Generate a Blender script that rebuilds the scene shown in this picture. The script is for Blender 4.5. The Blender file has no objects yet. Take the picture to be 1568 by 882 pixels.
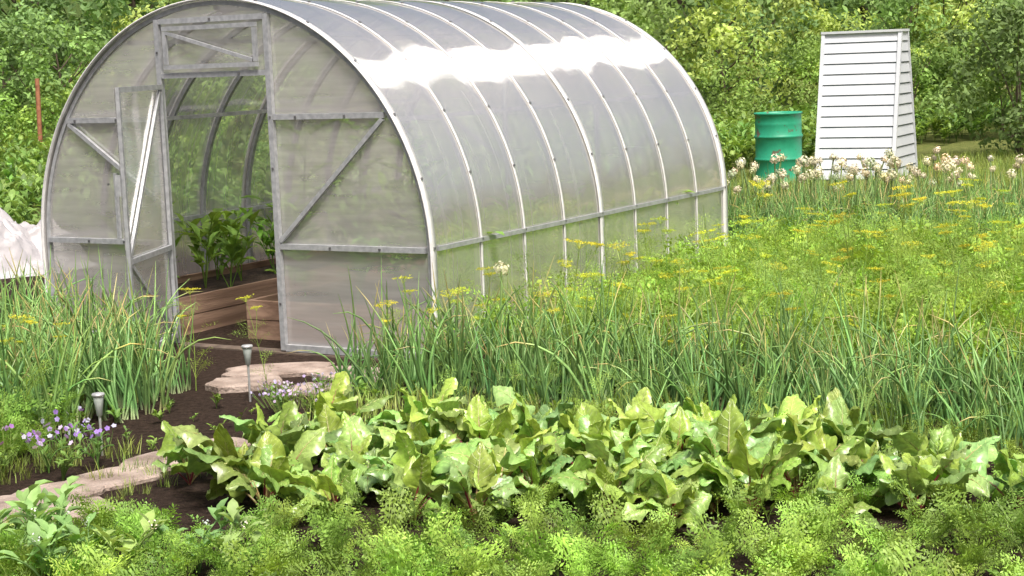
import bpy, math, numpy as np
from mathutils import Vector, Matrix
pi=math.pi
rng=np.random.default_rng(7)
scene=bpy.context.scene

# ------------------------------------------------------------------ utils
def nodes_mat(name):
    m=bpy.data.materials.new(name); m.use_nodes=True
    nt=m.node_tree; nt.nodes.clear()
    out=nt.nodes.new('ShaderNodeOutputMaterial')
    return m,nt,out
def N(nt,t,**kw):
    n=nt.nodes.new(t)
    for k,v in kw.items(): setattr(n,k,v)
    return n
def L(nt,a,b): nt.links.new(a,b)

def foliage_mat(name,trans=0.35,rough=0.5,spec=0.35,nscale=25.0,tcol=(1.2,1.12,0.65),gain=1.3):
    m,nt,out=nodes_mat(name)
    at=N(nt,'ShaderNodeAttribute',attribute_name='Col')
    tc=N(nt,'ShaderNodeTexCoord')
    no=N(nt,'ShaderNodeTexNoise'); no.inputs['Scale'].default_value=nscale; no.inputs['Detail'].default_value=2
    L(nt,tc.outputs['Object'],no.inputs['Vector'])
    mr=N(nt,'ShaderNodeMapRange'); mr.inputs[1].default_value=.3; mr.inputs[2].default_value=.7; mr.inputs[3].default_value=.8*gain; mr.inputs[4].default_value=1.2*gain
    L(nt,no.outputs['Fac'],mr.inputs[0])
    vm=N(nt,'ShaderNodeVectorMath',operation='SCALE'); L(nt,at.outputs['Color'],vm.inputs[0]); L(nt,mr.outputs[0],vm.inputs['Scale'])
    p=N(nt,'ShaderNodeBsdfPrincipled'); p.inputs['Roughness'].default_value=rough; p.inputs['Specular IOR Level'].default_value=spec
    L(nt,vm.outputs[0],p.inputs['Base Color'])
    tm=N(nt,'ShaderNodeVectorMath',operation='MULTIPLY'); tm.inputs[1].default_value=tcol; L(nt,vm.outputs[0],tm.inputs[0])
    tr=N(nt,'ShaderNodeBsdfTranslucent'); L(nt,tm.outputs[0],tr.inputs['Color'])
    mx=N(nt,'ShaderNodeMixShader'); mx.inputs[0].default_value=trans
    L(nt,p.outputs[0],mx.inputs[1]); L(nt,tr.outputs[0],mx.inputs[2]); L(nt,mx.outputs[0],out.inputs[0])
    return m

def simple_mat(name,c1,c2,scale=8,rough=.6,metal=0,bump=.0,bscale=40,stretch=(1,1,1)):
    m,nt,out=nodes_mat(name)
    tc=N(nt,'ShaderNodeTexCoord'); mp=N(nt,'ShaderNodeMapping'); mp.inputs['Scale'].default_value=stretch
    L(nt,tc.outputs['Object'],mp.inputs[0])
    no=N(nt,'ShaderNodeTexNoise'); no.inputs['Scale'].default_value=scale; no.inputs['Detail'].default_value=5
    L(nt,mp.outputs[0],no.inputs['Vector'])
    cr=N(nt,'ShaderNodeValToRGB'); cr.color_ramp.elements[0].position=.35; cr.color_ramp.elements[1].position=.65
    cr.color_ramp.elements[0].color=(*c1,1); cr.color_ramp.elements[1].color=(*c2,1)
    L(nt,no.outputs['Fac'],cr.inputs[0])
    p=N(nt,'ShaderNodeBsdfPrincipled'); p.inputs['Roughness'].default_value=rough; p.inputs['Metallic'].default_value=metal
    L(nt,cr.outputs[0],p.inputs['Base Color'])
    if bump>0:
        n2=N(nt,'ShaderNodeTexNoise'); n2.inputs['Scale'].default_value=bscale; n2.inputs['Detail'].default_value=6
        L(nt,mp.outputs[0],n2.inputs['Vector'])
        b=N(nt,'ShaderNodeBump'); b.inputs['Strength'].default_value=bump; b.inputs['Distance'].default_value=.02
        L(nt,n2.outputs['Fac'],b.inputs['Height']); L(nt,b.outputs[0],p.inputs['Normal'])
    L(nt,p.outputs[0],out.inputs[0])
    return m

class Geo:
    def __init__(s): s.V=[];s.Q=[];s.C=[];s.n=0
    def add(s,V,Q,C):
        V=np.asarray(V,float).reshape(-1,3); Q=np.asarray(Q,int).reshape(-1,4)
        C=np.asarray(C,float)
        if C.ndim==1: C=np.tile(C,(len(V),1))
        s.V.append(V); s.Q.append(Q+s.n); s.C.append(C); s.n+=len(V)
    def done(s):
        return np.concatenate(s.V),np.concatenate(s.Q),np.concatenate(s.C)
def mesh_obj(name,V,Q,C=None,mat=None,smooth=True,parent=None):
    me=bpy.data.meshes.new(name)
    V=np.asarray(V,np.float32); Q=np.asarray(Q,np.int32)
    me.vertices.add(len(V)); me.vertices.foreach_set('co',V.ravel())
    me.loops.add(Q.size); me.loops.foreach_set('vertex_index',Q.ravel())
    me.polygons.add(len(Q)); me.polygons.foreach_set('loop_start',np.arange(0,Q.size,4,dtype=np.int32))
    me.update(calc_edges=True); 
    me.polygons.foreach_set('use_smooth',np.full(len(Q),smooth,dtype=bool))
    if C is not None:
        a=me.color_attributes.new('Col','FLOAT_COLOR','POINT')
        c=np.ones((len(V),4),np.float32); c[:,:3]=np.clip(C,0,1); a.data.foreach_set('color',c.ravel())
    me.validate()
    if mat: me.materials.append(mat)
    o=bpy.data.objects.new(name,me); scene.collection.objects.link(o)
    if parent: o.parent=parent
    return o
def geo_obj(name,g,mat,smooth=True,parent=None):
    V,Q,C=g.done(); return mesh_obj(name,V,Q,C,mat,smooth,parent)

def nrm(a): return a/np.maximum(np.linalg.norm(a,axis=-1,keepdims=True),1e-9)
def arc(Ln,az,th0,th1,n,pw=1.3,base=(0,0,0),azt=0.0):
    t=np.linspace(0,1,n); th=th0+(th1-th0)*t**pw; a=az+azt*t
    d=np.stack([np.sin(th)*np.cos(a),np.sin(th)*np.sin(a),np.cos(th)],1)*Ln/(n-1)
    p=np.zeros((n,3)); p[1:]=np.cumsum(d[:-1],0); return p+np.array(base)
def frames(P):
    T=nrm(np.gradient(P,axis=0)); S=nrm(np.cross(T,[.013,.021,1.])); Nn=np.cross(S,T); return T,S,Nn
def tube(g,P,r,sides,col,flat=1.0):
    P=np.asarray(P,float); n=len(P); r=np.broadcast_to(np.asarray(r,float),(n,))
    T,S,Nn=frames(P)
    a=np.arange(sides)*2*pi/sides
    V=P[:,None]+r[:,None,None]*(np.cos(a)[None,:,None]*S[:,None]+flat*np.sin(a)[None,:,None]*Nn[:,None])
    Q=[]
    for i in range(n-1):
        for j in range(sides):
            k=(j+1)%sides; Q.append((i*sides+j,i*sides+k,(i+1)*sides+k,(i+1)*sides+j))
    col=np.asarray(col,float)
    C=np.repeat(col,sides,0) if col.ndim==2 else col
    g.add(V,Q,C)
def ribbon(g,P,w,col,S=None):
    P=np.asarray(P,float); n=len(P); w=np.broadcast_to(np.asarray(w,float),(n,))
    if S is None: _,S,_=frames(P)
    V=np.stack([P-S*w[:,None]*.5,P+S*w[:,None]*.5],1).reshape(-1,3)
    Q=[(2*i,2*i+1,2*i+3,2*i+2) for i in range(n-1)]
    col=np.asarray(col,float); C=np.repeat(col,2,0) if col.ndim==2 else col
    g.add(V,Q,C)
def blade(g,P,w,col,fold=.25):
    P=np.asarray(P,float); n=len(P); T,S,Nn=frames(P); w=np.asarray(w,float)[:,None]
    V=np.stack([P-S*w*.5+Nn*w*fold,P,P+S*w*.5+Nn*w*fold],1).reshape(-1,3)
    Q=[]
    for i in range(n-1):
        Q+= [(3*i,3*i+1,3*i+4,3*i+3),(3*i+1,3*i+2,3*i+5,3*i+4)]
    g.add(V,Q,col)

def scatter(g,tpls,P,smin,smax,tilt=.1,cj=.15,seed=0,hue=.08):
    r=np.random.default_rng(seed); P=np.asarray(P,float)
    if P.shape[1]==2: P=np.c_[P,np.zeros(len(P))]
    ch=r.integers(0,len(tpls),len(P))
    for k,t in enumerate(tpls):
        p=P[ch==k]; m=len(p)
        if m==0: continue
        V,Q,C=t
        a=r.uniform(0,2*pi,m); s=r.uniform(smin,smax,m); tx=r.normal(0,tilt,m); ty=r.normal(0,tilt,m)
        ca,sa=np.cos(a),np.sin(a); z=np.zeros(m); o=np.ones(m)
        Rz=np.stack([np.stack([ca,-sa,z],1),np.stack([sa,ca,z],1),np.stack([z,z,o],1)],1)
        Rt=np.stack([np.stack([o,z,tx],1),np.stack([z,o,ty],1),np.stack([-tx,-ty,o],1)],1)
        R=np.einsum('mij,mjk->mik',Rt,Rz)*s[:,None,None]
        VV=np.einsum('mij,nj->mni',R,V)+p[:,None]
        mul=(1+r.normal(0,cj,m))[:,None]*(1+np.stack([r.normal(0,hue,m),z,r.normal(0,hue,m)],1))
        CC=C[None]*np.clip(mul,.4,1.8)[:,None]
        n=len(V)
        QQ=Q[None]+(np.arange(m)*n)[:,None,None]
        g.add(VV.reshape(-1,3),QQ.reshape(-1,4),CC.reshape(-1,3))
def inpoly(P,poly):
    x,y=P[:,0],P[:,1]; ins=np.zeros(len(P),bool); n=len(poly)
    for i in range(n):
        x1,y1=poly[i]; x2,y2=poly[(i+1)%n]
        if y1==y2: continue
        c=((y1>y)!=(y2>y))&(x<(x2-x1)*(y-y1)/(y2-y1)+x1); ins^=c
    return ins
def fill(poly,sp,jit=.45,seed=1,rot=-.54):
    r=np.random.default_rng(seed); p=np.array(poly,float)
    c=p.mean(0); R=np.abs(p-c).max()*1.6
    u=np.arange(-R,R,sp); X,Y=np.meshgrid(u,u); Q=np.stack([X.ravel(),Y.ravel()],1)
    Q+=r.uniform(-jit,jit,Q.shape)*sp
    cr,sr=math.cos(rot),math.sin(rot)
    Q=Q@np.array([[cr,sr],[-sr,cr]])+c
    return Q[inpoly(Q,poly)]

# ------------------------------------------------------------------ camera & light
cam=bpy.data.cameras.new('camera'); co=bpy.data.objects.new('camera',cam); scene.collection.objects.link(co)
cam.sensor_width=36; cam.lens=59.8; cam.clip_end=1000; cam.clip_start=.1
f=Vector((0,.9908,-.1351)).normalized(); rt=Vector((.9993,-.0052,-.0383)); rt=(rt-f*rt.dot(f)).normalized(); up=rt.cross(f)
M=Matrix((( rt.x,up.x,-f.x,0),(rt.y,up.y,-f.y,0),(rt.z,up.z,-f.z,1.70),(0,0,0,1)))
co.matrix_world=M; scene.camera=co

Ld=Vector((.12,-.46,.86)).normalized()
sun=bpy.data.lights.new('sun','SUN'); so=bpy.data.objects.new('sun',sun); scene.collection.objects.link(so)
sun.energy=4.7; sun.angle=math.radians(16); sun.color=(1,.975,.93)
so.rotation_euler=Ld.to_track_quat('Z','Y').to_euler()
w=bpy.data.worlds.new('World'); scene.world=w; w.use_nodes=True
nt=w.node_tree; nt.nodes.clear()
sk=N(nt,'ShaderNodeTexSky',sky_type='NISHITA'); sk.sun_disc=False
sk.sun_elevation=math.asin(Ld.z); sk.sun_rotation=math.atan2(Ld.x,Ld.y); sk.dust_density=8; sk.air_density=1.0; sk.ozone_density=.2
bg=N(nt,'ShaderNodeBackground'); bg.inputs[1].default_value=.15
wo=N(nt,'ShaderNodeOutputWorld'); L(nt,sk.outputs[0],bg.inputs[0]); L(nt,bg.outputs[0],wo.inputs[0])
scene.view_settings.view_transform='Standard'; scene.view_settings.look='None'; scene.view_settings.exposure=0

# ------------------------------------------------------------------ ground
def axis(a,b,n,c,k=2.2):
    t=np.linspace(-1,1,n); v=np.sign(t)*np.abs(t)**k
    return np.where(v<0,c+v*(c-a)*1.0,c+v*(b-c))
gx=axis(-220,220,141,0); gy=axis(-120,300,161,9)
X,Y=np.meshgrid(gx,gy)
Z=np.where(Y>42,np.minimum((Y-42)*.16,14),0)*1.0
Z+= np.where(Y>42,np.sin(X*.13)*np.minimum((Y-42)*.03,1.0),0)
V=np.stack([X.ravel(),Y.ravel(),Z.ravel()],1); nx=len(gx)
ii,jj=np.meshgrid(np.arange(len(gy)-1),np.arange(nx-1),indexing='ij'); b=(ii*nx+jj).ravel()
Q=np.stack([b,b+1,b+nx+1,b+nx],1)
m,nt,out=nodes_mat('soil_and_grass')
tc=N(nt,'ShaderNodeTexCoord')
n1=N(nt,'ShaderNodeTexNoise'); n1.inputs['Scale'].default_value=9; n1.inputs['Detail'].default_value=8; n1.inputs['Roughness'].default_value=.7
n2=N(nt,'ShaderNodeTexNoise'); n2.inputs['Scale'].default_value=.9; n2.inputs['Detail'].default_value=6
n3=N(nt,'ShaderNodeTexNoise'); n3.inputs['Scale'].default_value=30; n3.inputs['Detail'].default_value=8; n3.inputs['Roughness'].default_value=.75
for n in (n1,n2,n3): L(nt,tc.outputs['Object'],n.inputs['Vector'])
c1=N(nt,'ShaderNodeValToRGB'); c1.color_ramp.elements[0].position=.3; c1.color_ramp.elements[1].position=.75
c1.color_ramp.elements[0].color=(.018,.012,.010,1); c1.color_ramp.elements[1].color=(.15,.10,.075,1); L(nt,n3.outputs['Fac'],c1.inputs[0])
c2=N(nt,'ShaderNodeValToRGB'); c2.color_ramp.elements[0].position=.3; c2.color_ramp.elements[1].position=.7
c2.color_ramp.elements[0].color=(.12,.18,.035,1); c2.color_ramp.elements[1].color=(.34,.34,.12,1); L(nt,n1.outputs['Fac'],c2.inputs[0])
sx=N(nt,'ShaderNodeSeparateXYZ'); L(nt,tc.outputs['Object'],sx.inputs[0])
ad=N(nt,'ShaderNodeMath',operation='MULTIPLY_ADD'); ad.inputs[1].default_value=3; L(nt,n2.outputs['Fac'],ad.inputs[0]); L(nt,sx.outputs['Y'],ad.inputs[2])
mr=N(nt,'ShaderNodeMapRange'); mr.inputs[1].default_value=16.8; mr.inputs[2].default_value=17.6; L(nt,ad.outputs[0],mr.inputs[0])
mx=N(nt,'ShaderNodeMix',data_type='RGBA'); L(nt,mr.outputs[0],mx.inputs[0]); L(nt,c1.outputs[0],mx.inputs[6]); L(nt,c2.outputs[0],mx.inputs[7])
mr2=N(nt,'ShaderNodeMapRange'); mr2.inputs[1].default_value=36; mr2.inputs[2].default_value=42; L(nt,sx.outputs['Y'],mr2.inputs[0])
mx2=N(nt,'ShaderNodeMix',data_type='RGBA'); L(nt,mr2.outputs[0],mx2.inputs[0]); L(nt,mx.outputs[2],mx2.inputs[6]); mx2.inputs[7].default_value=(.08,.12,.03,1)
p=N(nt,'ShaderNodeBsdfPrincipled'); p.inputs['Roughness'].default_value=.95; p.inputs['Specular IOR Level'].default_value=.1; L(nt,mx2.outputs[2],p.inputs['Base Color'])
bm=N(nt,'ShaderNodeBump'); bm.inputs['Strength'].default_value=1; bm.inputs['Distance'].default_value=.09; L(nt,n3.outputs['Fac'],bm.inputs['Height']); L(nt,bm.outputs[0],p.inputs['Normal'])
L(nt,p.outputs[0],out.inputs[0])
mesh_obj('ground',V,Q,None,m)

# ------------------------------------------------------------------ plant templates
FM=foliage_mat('leaf_green',gain=1.35)
FB=foliage_mat('beet_leaf',trans=.28,rough=.33,spec=.6,nscale=60,gain=1.45,tcol=(1.15,1.1,.6))
FO=foliage_mat('onion_leaf',trans=.12,rough=.42,spec=.5,nscale=15,tcol=(1.2,1.1,.7),gain=1.3)
FT=foliage_mat('tree_foliage',trans=.35,rough=.6,spec=.25,nscale=1.2,gain=2.0)

def onion_tpl(seed,H=.6,n=7,flower=False):
    r=np.random.default_rng(seed); g=Geo()
    for i in range(n):
        az=r.uniform(0,2*pi); Ln=H*r.uniform(.5,1.1); th0=r.uniform(.02,.34); th1=th0+abs(r.normal(.35,.45))
        if r.random()<.18: th1=th0+1.9
        P=arc(Ln,az,th0,th1,8,pw=r.uniform(1.2,2.5),base=(r.normal(0,.02),r.normal(0,.02),-.01),azt=r.normal(0,.3))
        rad=np.array([.006,.0072,.0074,.0066,.0056,.0042,.0028,.0007])*r.uniform(.7,1.1)
        t=np.linspace(0,1,8)[:,None]
        c=(np.array([.115,.235,.075])*(1-t)+np.array([.175,.295,.08])*t)*r.uniform(.7,1.35)
        c[0]=[.35,.38,.2]
        if r.random()<.25: c[-2:]=[.42,.36,.14]
        tube(g,P,rad,4,c)
    if flower:
        P=arc(H*r.uniform(1.05,1.25),r.uniform(0,6),.03,r.uniform(.05,.2),6)
        tube(g,P,.006,4,(.2,.28,.1)); flowerball(g,P[-1],r.uniform(.032,.05),r)
    return g.done()
def flowerball(g,c,R,r,n=80,col=(.68,.64,.44)):
    d=nrm(r.normal(size=(n,3))); p=c+d*R*r.uniform(.55,1,(n,1))
    a=nrm(np.cross(d,r.normal(size=(n,3)))); b=np.cross(d,a); s=R*.2
    V=np.stack([p-a*s,p-b*s,p+a*s,p+b*s],1).reshape(-1,3); Q=np.arange(4*n).reshape(-1,4)
    cc=np.array(col)*r.uniform(.55,1.0,(n,1)); g.add(V,Q,np.repeat(cc,4,0))

def carrot_leaf(g,r,az,Ln,th0,th1,pairs,nl,col,base=(0,0,0),fine=1.0,wid=1.0):
    P=arc(Ln,az,th0,th1,8,1.2,base,azt=r.normal(0,.25)); 
    ribbon(g,P,np.linspace(.0045,.0015,8),np.array(col)*np.array([1.2,1.1,1.2]))
    T,S,Nn=frames(P); n=8
    VV=[];CC=[]
    for k in range(pairs):
        t=.32+.66*k/(pairs-1); x=t*(n-1); i=min(int(x),n-2); fr=x-i
        p=P[i]*(1-fr)+P[i+1]*fr; tt=T[i]; s=S[i]; nn=Nn[i]
        pl=Ln*wid*.34*math.sin(pi*min(1,.22+.78*(1-(t-.32)/.68)*.9))*r.uniform(.8,1.15)+.01
        for sg in(-1,1):
            d=nrm(s*sg*.9+tt*.55+nn*r.normal(.1,.25)); sd=nrm(np.cross(d,nn))
            for j in range(nl):
                u=(j+.6)/nl; q=p+d*pl*u
                for s2 in ((-1,1) if j<nl-1 else (0,)):
                    ll=pl*(.34*(1-u)+.14)*r.uniform(.7,1.2); dd=nrm(d*.6+sd*s2*.9+nn*r.normal(.05,.4)); ww=nrm(np.cross(dd,nn))*ll*.19*fine
                    VV+= [q,q+dd*ll*.6-ww,q+dd*ll,q+dd*ll*.6+ww]
                    c=np.array(col)*r.uniform(.75,1.25); CC+=[c*.85,c,c*1.15,c]
    g.add(VV,np.arange(len(VV)).reshape(-1,4),np.array(CC))
def carrot_tpl(seed,n=8,H=.32,pairs=9,nl=4,col=(.195,.31,.055),fine=1.0):
    r=np.random.default_rng(seed); g=Geo()
    for i in range(n):
        th0=r.uniform(.05,.75); carrot_leaf(g,r,r.uniform(0,2*pi),H*r.uniform(.6,1.2),th0,th0+r.uniform(.4,1.3),pairs,nl,np.array(col)*r.uniform(.75,1.3),fine=fine,wid=r.uniform(.65,.95))
    return g.done()
def dill_tpl(seed,H=.8,umb=True):
    r=np.random.default_rng(seed); g=Geo(); col=np.array([.20,.30,.06])
    P=arc(H,r.uniform(0,6),.02,r.uniform(.05,.25),9); tube(g,P,np.linspace(.004,.002,9),4,col)
    for k in range(9):
        i=r.integers(1,7); carrot_leaf(g,r,r.uniform(0,2*pi),H*r.uniform(.2,.32),r.uniform(.3,.8),r.uniform(.9,1.6),6,3,col*r.uniform(.85,1.2),base=P[i],fine=.4,wid=1.3)
    if umb:
        heads=[(P[-1],1.0)]
        for b in range(r.integers(1,4)):
            i=r.integers(4,7); q=arc(H*r.uniform(.18,.3),r.uniform(0,6),.6,.25,5,base=P[i]); tube(g,q,.0022,3,col); heads.append((q[-1],r.uniform(.5,.8)))
        for c,sc in heads:
            nr=30
            for j in range(nr):
                a=r.uniform(0,2*pi); rr=sc*.084*math.sqrt(r.uniform(0.03,1)); e=c+np.array([rr*math.cos(a),rr*math.sin(a),sc*.045+r.normal(0,.003)])
                ribbon(g,np.array([c,e]),.0015,(.3,.36,.06))
                n=6; p=e+r.normal(0,.007,(n,3))*[1,1,.4]; s=.0042
                d=nrm(r.normal(size=(n,3))+[0,0,1.5]); A=nrm(np.cross(d,r.normal(size=(n,3)))); B=np.cross(d,A)
                VV=np.stack([p-A*s,p-B*s,p+A*s,p+B*s],1).reshape(-1,3)
                g.add(VV,np.arange(4*n).reshape(-1,4),np.array([.52,.52,.05])*r.uniform(.7,1.1))
    return g.done()
def beet_leaf(g,r,az,sc=1.0,young=False):
    pet=r.uniform(.09,.17)*sc; bl=r.uniform(.15,.23)*sc; W=bl*r.uniform(.64,.86)
    th0=r.uniform(.15,.75); th1=th0+r.uniform(.15,.45); th2=th1+r.uniform(.4,1.7)
    if young: th0*=.4; th1=th0+.1; th2=th1+.5
    P1=arc(pet,az,th0,th1,5)
    red=np.array([.20,.035,.045]) if r.random()<.5 else np.array([.28,.22,.09])
    tube(g,P1,np.linspace(.0062,.0044,5)*sc,5,red)
    nt_=19; P=arc(bl,az,th1,th2,nt_,1.1,base=P1[-1],azt=r.normal(0,.4)); T,S,Nn=frames(P)
    t=np.linspace(0,1,nt_); prof=np.sin(pi*np.clip(t,0,1)**.55)**.7*(1-.12*t); prof[0]=.15; prof[-1]=.04
    ph=r.uniform(0,6); nv=7; fold=r.uniform(-.05,.3); amp=r.uniform(.14,.34)
    roll=r.normal(0,.4)
    def surf(tt,u):
        x=tt*(nt_-1); i=np.clip(x.astype(int),0,nt_-2); fr=(x-i)[...,None]
        p=P[i]*(1-fr)+P[i+1]*fr; s=S[i]; nn=Nn[i]; w=(prof[i]*(1-fr[...,0])+prof[i+1]*fr[...,0])*W*.5
        au=np.abs(u)
        h=w*(fold*au + amp*au**2*np.sin(tt*9+ph+np.sign(u)*1.3)*1.6 + .6*amp*au**2*np.sin(tt*21+ph*2+np.sign(u)) - .3*au**3)
        h+= .011*sc*np.abs(np.sin((tt-.22*au)*nv*pi))*np.sin(pi*np.clip(au*1.0,0,1)*.9+.1)
        h+= .004*sc*np.sin(tt*40+ph)*np.sin(u*9+ph)
        h+= roll*u*w
        return p+s*(u*w*(1-.12*au)*(1+.06*np.sin(tt*17+ph)))[...,None]+nn*h[...,None]
    us=np.linspace(-1,1,9); TT,UU=np.meshgrid(t,us,indexing='ij'); V=surf(TT,UU)
    Q=[(i*9+j,i*9+j+1,(i+1)*9+j+1,(i+1)*9+j) for i in range(nt_-1) for j in range(8)]
    base=np.array([.20,.305,.08])*r.uniform(.65,1.4)*np.array([r.uniform(.85,1.12),1,r.uniform(.7,1.4)]); 
    if young: base=np.array([.26,.355,.065])
    C=np.tile(base,(nt_*9,1)); C*= (.80+.22*np.abs(np.sin((TT-.22*np.abs(UU))*nv*pi)).ravel())[:,None]
    g.add(V.reshape(-1,3),Q,C)
    mid=surf(t,np.zeros(nt_)+1e-4)+Nn*.0015; cc=red[None]*(1-t[:,None])**1.6+np.array([.36,.43,.16])[None]*(1-(1-t[:,None])**1.6)
    tube(g,mid,np.linspace(.0040,.001,nt_)*sc,4,cc)
    for k in range(1,nv):
        t0=k/nv-.02
        for sg in (-1,1):
            u=np.linspace(.02,.85,6)*sg; tt=np.clip(t0+.22*np.abs(u),0,.97)
            q=surf(tt,u)+Nn[np.clip((tt*(nt_-1)).astype(int),0,nt_-1)]*.0015
            Tq=nrm(np.gradient(q,axis=0)); Sq=nrm(np.cross(Tq,Nn[np.clip((tt*(nt_-1)).astype(int),0,nt_-1)]))
            ribbon(g,q,np.linspace(.0032,.0010,6)*sc,(.38,.46,.20),S=Sq)
def beet_tpl(seed,n=12):
    r=np.random.default_rng(seed); g=Geo(); a0=r.uniform(0,6)
    for i in range(n): beet_leaf(g,r,a0+i*2.4+r.normal(0,.3),sc=r.uniform(.68,1.12),young=i>n-3)
    return g.done()
def broad_tpl(seed,H=.4,n=40,col=(.12,.22,.04),LL=.09,W=.5,spread=.25,flowers=0):
    r=np.random.default_rng(seed); g=Geo()
    st=[arc(H*r.uniform(.7,1.1),r.uniform(0,2*pi),r.uniform(.05,.4),r.uniform(.3,.9)*spread/.25,7) for _ in range(5)]
    for s in st: tube(g,s,.004 if H>.15 else .0012,3,np.array(col)*.9)
    for i in range(n):
        s=st[r.integers(0,5)]; b=s[r.integers(2,7)]; Ln=LL*r.uniform(.6,1.3); th=r.uniform(.5,1.4)
        az=r.uniform(0,2*pi); P=arc(Ln*1.5,az,th*.7,th+.7,5,base=b)
        w=np.array([.02,.25,1,.75,.03])*Ln*W
        blade(g,P,w,np.array(col)*r.uniform(.75,1.3),fold=r.uniform(0,.3))
    for i in range(flowers):
        s=st[i%5]; flowerball(g,s[-1]+np.array([0,0,.03]),.02,r,12,(.8,.8,.75))
    return g.done()

# ------------------------------------------------------------------ vegetable beds
on=[onion_tpl(i,.60,6) for i in range(12)]
onf=[onion_tpl(100+i,.55,4,True) for i in range(5)]
g=Geo()
row=[(-1.0,8.65),(-.5,9.1),(.1,8.95),(1.2,8.3),(2.9,7.45),(2.9,6.15),(1.75,6.8),(.4,7.65),(-.55,8.25)]
P=fill(row,.108,seed=3); scatter(g,on,P,.5,1.12,.14,.18,1)
geo_obj('onion_row',g,FO)
g=Geo()
P=fill([(-3.6,7.9),(-2.35,7.8),(-1.8,8.2),(-1.75,8.9),(-2.15,9.7),(-3.2,10.4),(-4.2,10.6)],.112,seed=4); scatter(g,on,P,.7,1.2,.15,.18,2)
geo_obj('onion_row',g,FO)
g=Geo()
P=fill([(1.75,13.9),(2.0,15.6),(6.2,15.2),(5.9,11.6),(3.2,12.7)],.13,seed=5); scatter(g,on,P,.75,1.1,.08,.15,3)
P=fill([(1.75,13.9),(1.9,15.6),(3.9,15.4),(3.9,13.4)],.20,seed=6); scatter(g,onf,P,.85,1.15,.10,.1,4)
P=fill([(3.9,13.4),(3.9,15.4),(6.2,15.2),(5.6,12.6)],.32,seed=66); scatter(g,onf,P,.85,1.15,.10,.1,64)
scatter(g,onf,np.array([[-.08,8.75]]),.98,1.0,.03,.1,5)
geo_obj('flowering_onion_bed',g,FO)

ca=[carrot_tpl(i) for i in range(8)]
cf=[carrot_tpl(50+i,n=7,H=.34,pairs=6,nl=3,col=(.215,.335,.05),fine=1.3) for i in range(5)]
g=Geo()
P=fill([(-1.75,4.7),(2.6,4.4),(2.6,5.45),(1.6,5.6),(.2,5.7),(-.9,5.9),(-1.35,5.9),(-1.8,5.7)],.15,seed=7); scatter(g,ca,P,.28,.68,.18,.22,6)
P=fill([(-1.0,5.9),(-.9,7.2),(.5,7.6),(1.8,7.0),(2.6,6.5),(2.6,5.45),(.2,5.7)],.33,seed=8); scatter(g,ca,P,.35,.62,.12,.2,7)
P=fill([(-2.4,4.9),(-1.7,4.8),(-1.2,6.0),(-1.5,6.15),(-1.9,6.05),(-2.5,6.0)],.12,seed=77); scatter(g,ca,P,.28,.5,.2,.2,77)
geo_obj('carrot_bed',g,FM)
g=Geo()
P=fill([(-3.3,6.8),(-2.6,7.0),(-2.15,7.4),(-2.1,7.7),(-2.6,8.1),(-3.6,8)],.19,seed=9); scatter(g,ca,P,.5,.9,.12,.15,8)
P=fill([(-3.0,6.6),(-2.3,6.85),(-2.0,7.3),(-2.3,7.5),(-3.2,7)],.17,seed=79); scatter(g,ca,P,.35,.6,.12,.15,79)
geo_obj('carrot_bed',g,FM)
g=Geo()
P=fill([(-.35,9.3),(1.75,12.9),(2.0,13.8),(5.4,11.8),(5.2,8.2),(3.0,7.4),(1.3,8.3),(.1,8.9)],.185,seed=10); scatter(g,cf,P,.75,1.2,.14,.16,9)
geo_obj('carrot_bed',g,FM)
dl=[dill_tpl(i) for i in range(8)]; dn=[dill_tpl(20+i,umb=False) for i in range(4)]
g=Geo()
P=fill([(-.2,8.9),(1.6,12.0),(2.1,12.5),(4.6,10.9),(4.8,8.4),(3.0,7.6),(1.3,8.2),(.1,8.7)],.47,seed=11); scatter(g,dl,P,.5,.95,.12,.12,10)
P=fill([(-.2,8.9),(1.5,12.0),(4.4,11.6),(4.8,8.4),(3.0,7.0),(1.3,7.6),(.1,8.3)],.24,seed=12); scatter(g,dn,P,.4,.85,.12,.12,11)
P=np.array([[-2.75,7.9],[-2.5,7.6],[-2.45,8.1],[-2.9,8.2],[-1.7,8.9],[-1.3,8.8],[-2.2,8.3],[-.5,8.7],[-.7,8.6],[-.2,8.6],[.3,8.3],[.1,8.1],[-2.3,7.8],[-2.6,8.5],[-.3,8.4],[.8,8.0],[1.3,7.6]]); scatter(g,dl,P,.5,.75,.1,.12,12)
P=fill([(-2.9,6.9),(-2.3,7.1),(-2.1,7.6),(-3,8)],.3,seed=13); scatter(g,dn,P,.35,.5,.12,.12,13)
P=fill([(-1.3,4.9),(2.6,4.6),(2.8,6.2),(.5,7.2),(-1,6.4)],.42,seed=14); scatter(g,dn,P,.22,.36,.2,.12,14)
P=fill([(-.4,7.8),(1.3,7.0),(2.7,6.3),(2.7,6.0),(1.2,6.8),(-.4,7.5)],.18,seed=74); scatter(g,dn,P,.3,.52,.2,.12,74)
geo_obj('dill_plants',g,FM)

bt=[beet_tpl(i) for i in range(10)]
g=Geo()
P=fill([(-1.2,6.45),(-1.05,7.2),(-.2,7.35),(.9,7.0),(1.65,6.65),(1.6,5.8),(.4,5.9),(-.6,6.15)],.245,.38,seed=15)
P=np.r_[P,[[-1.36,6.85],[1.78,5.9],[2.0,6.0],[1.9,5.7],[-.85,7.45],[2.15,5.75]]]
scatter(g,bt,P,.74,1.1,.15,.12,15,.06)
geo_obj('beet_bed',g,FB)

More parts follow.
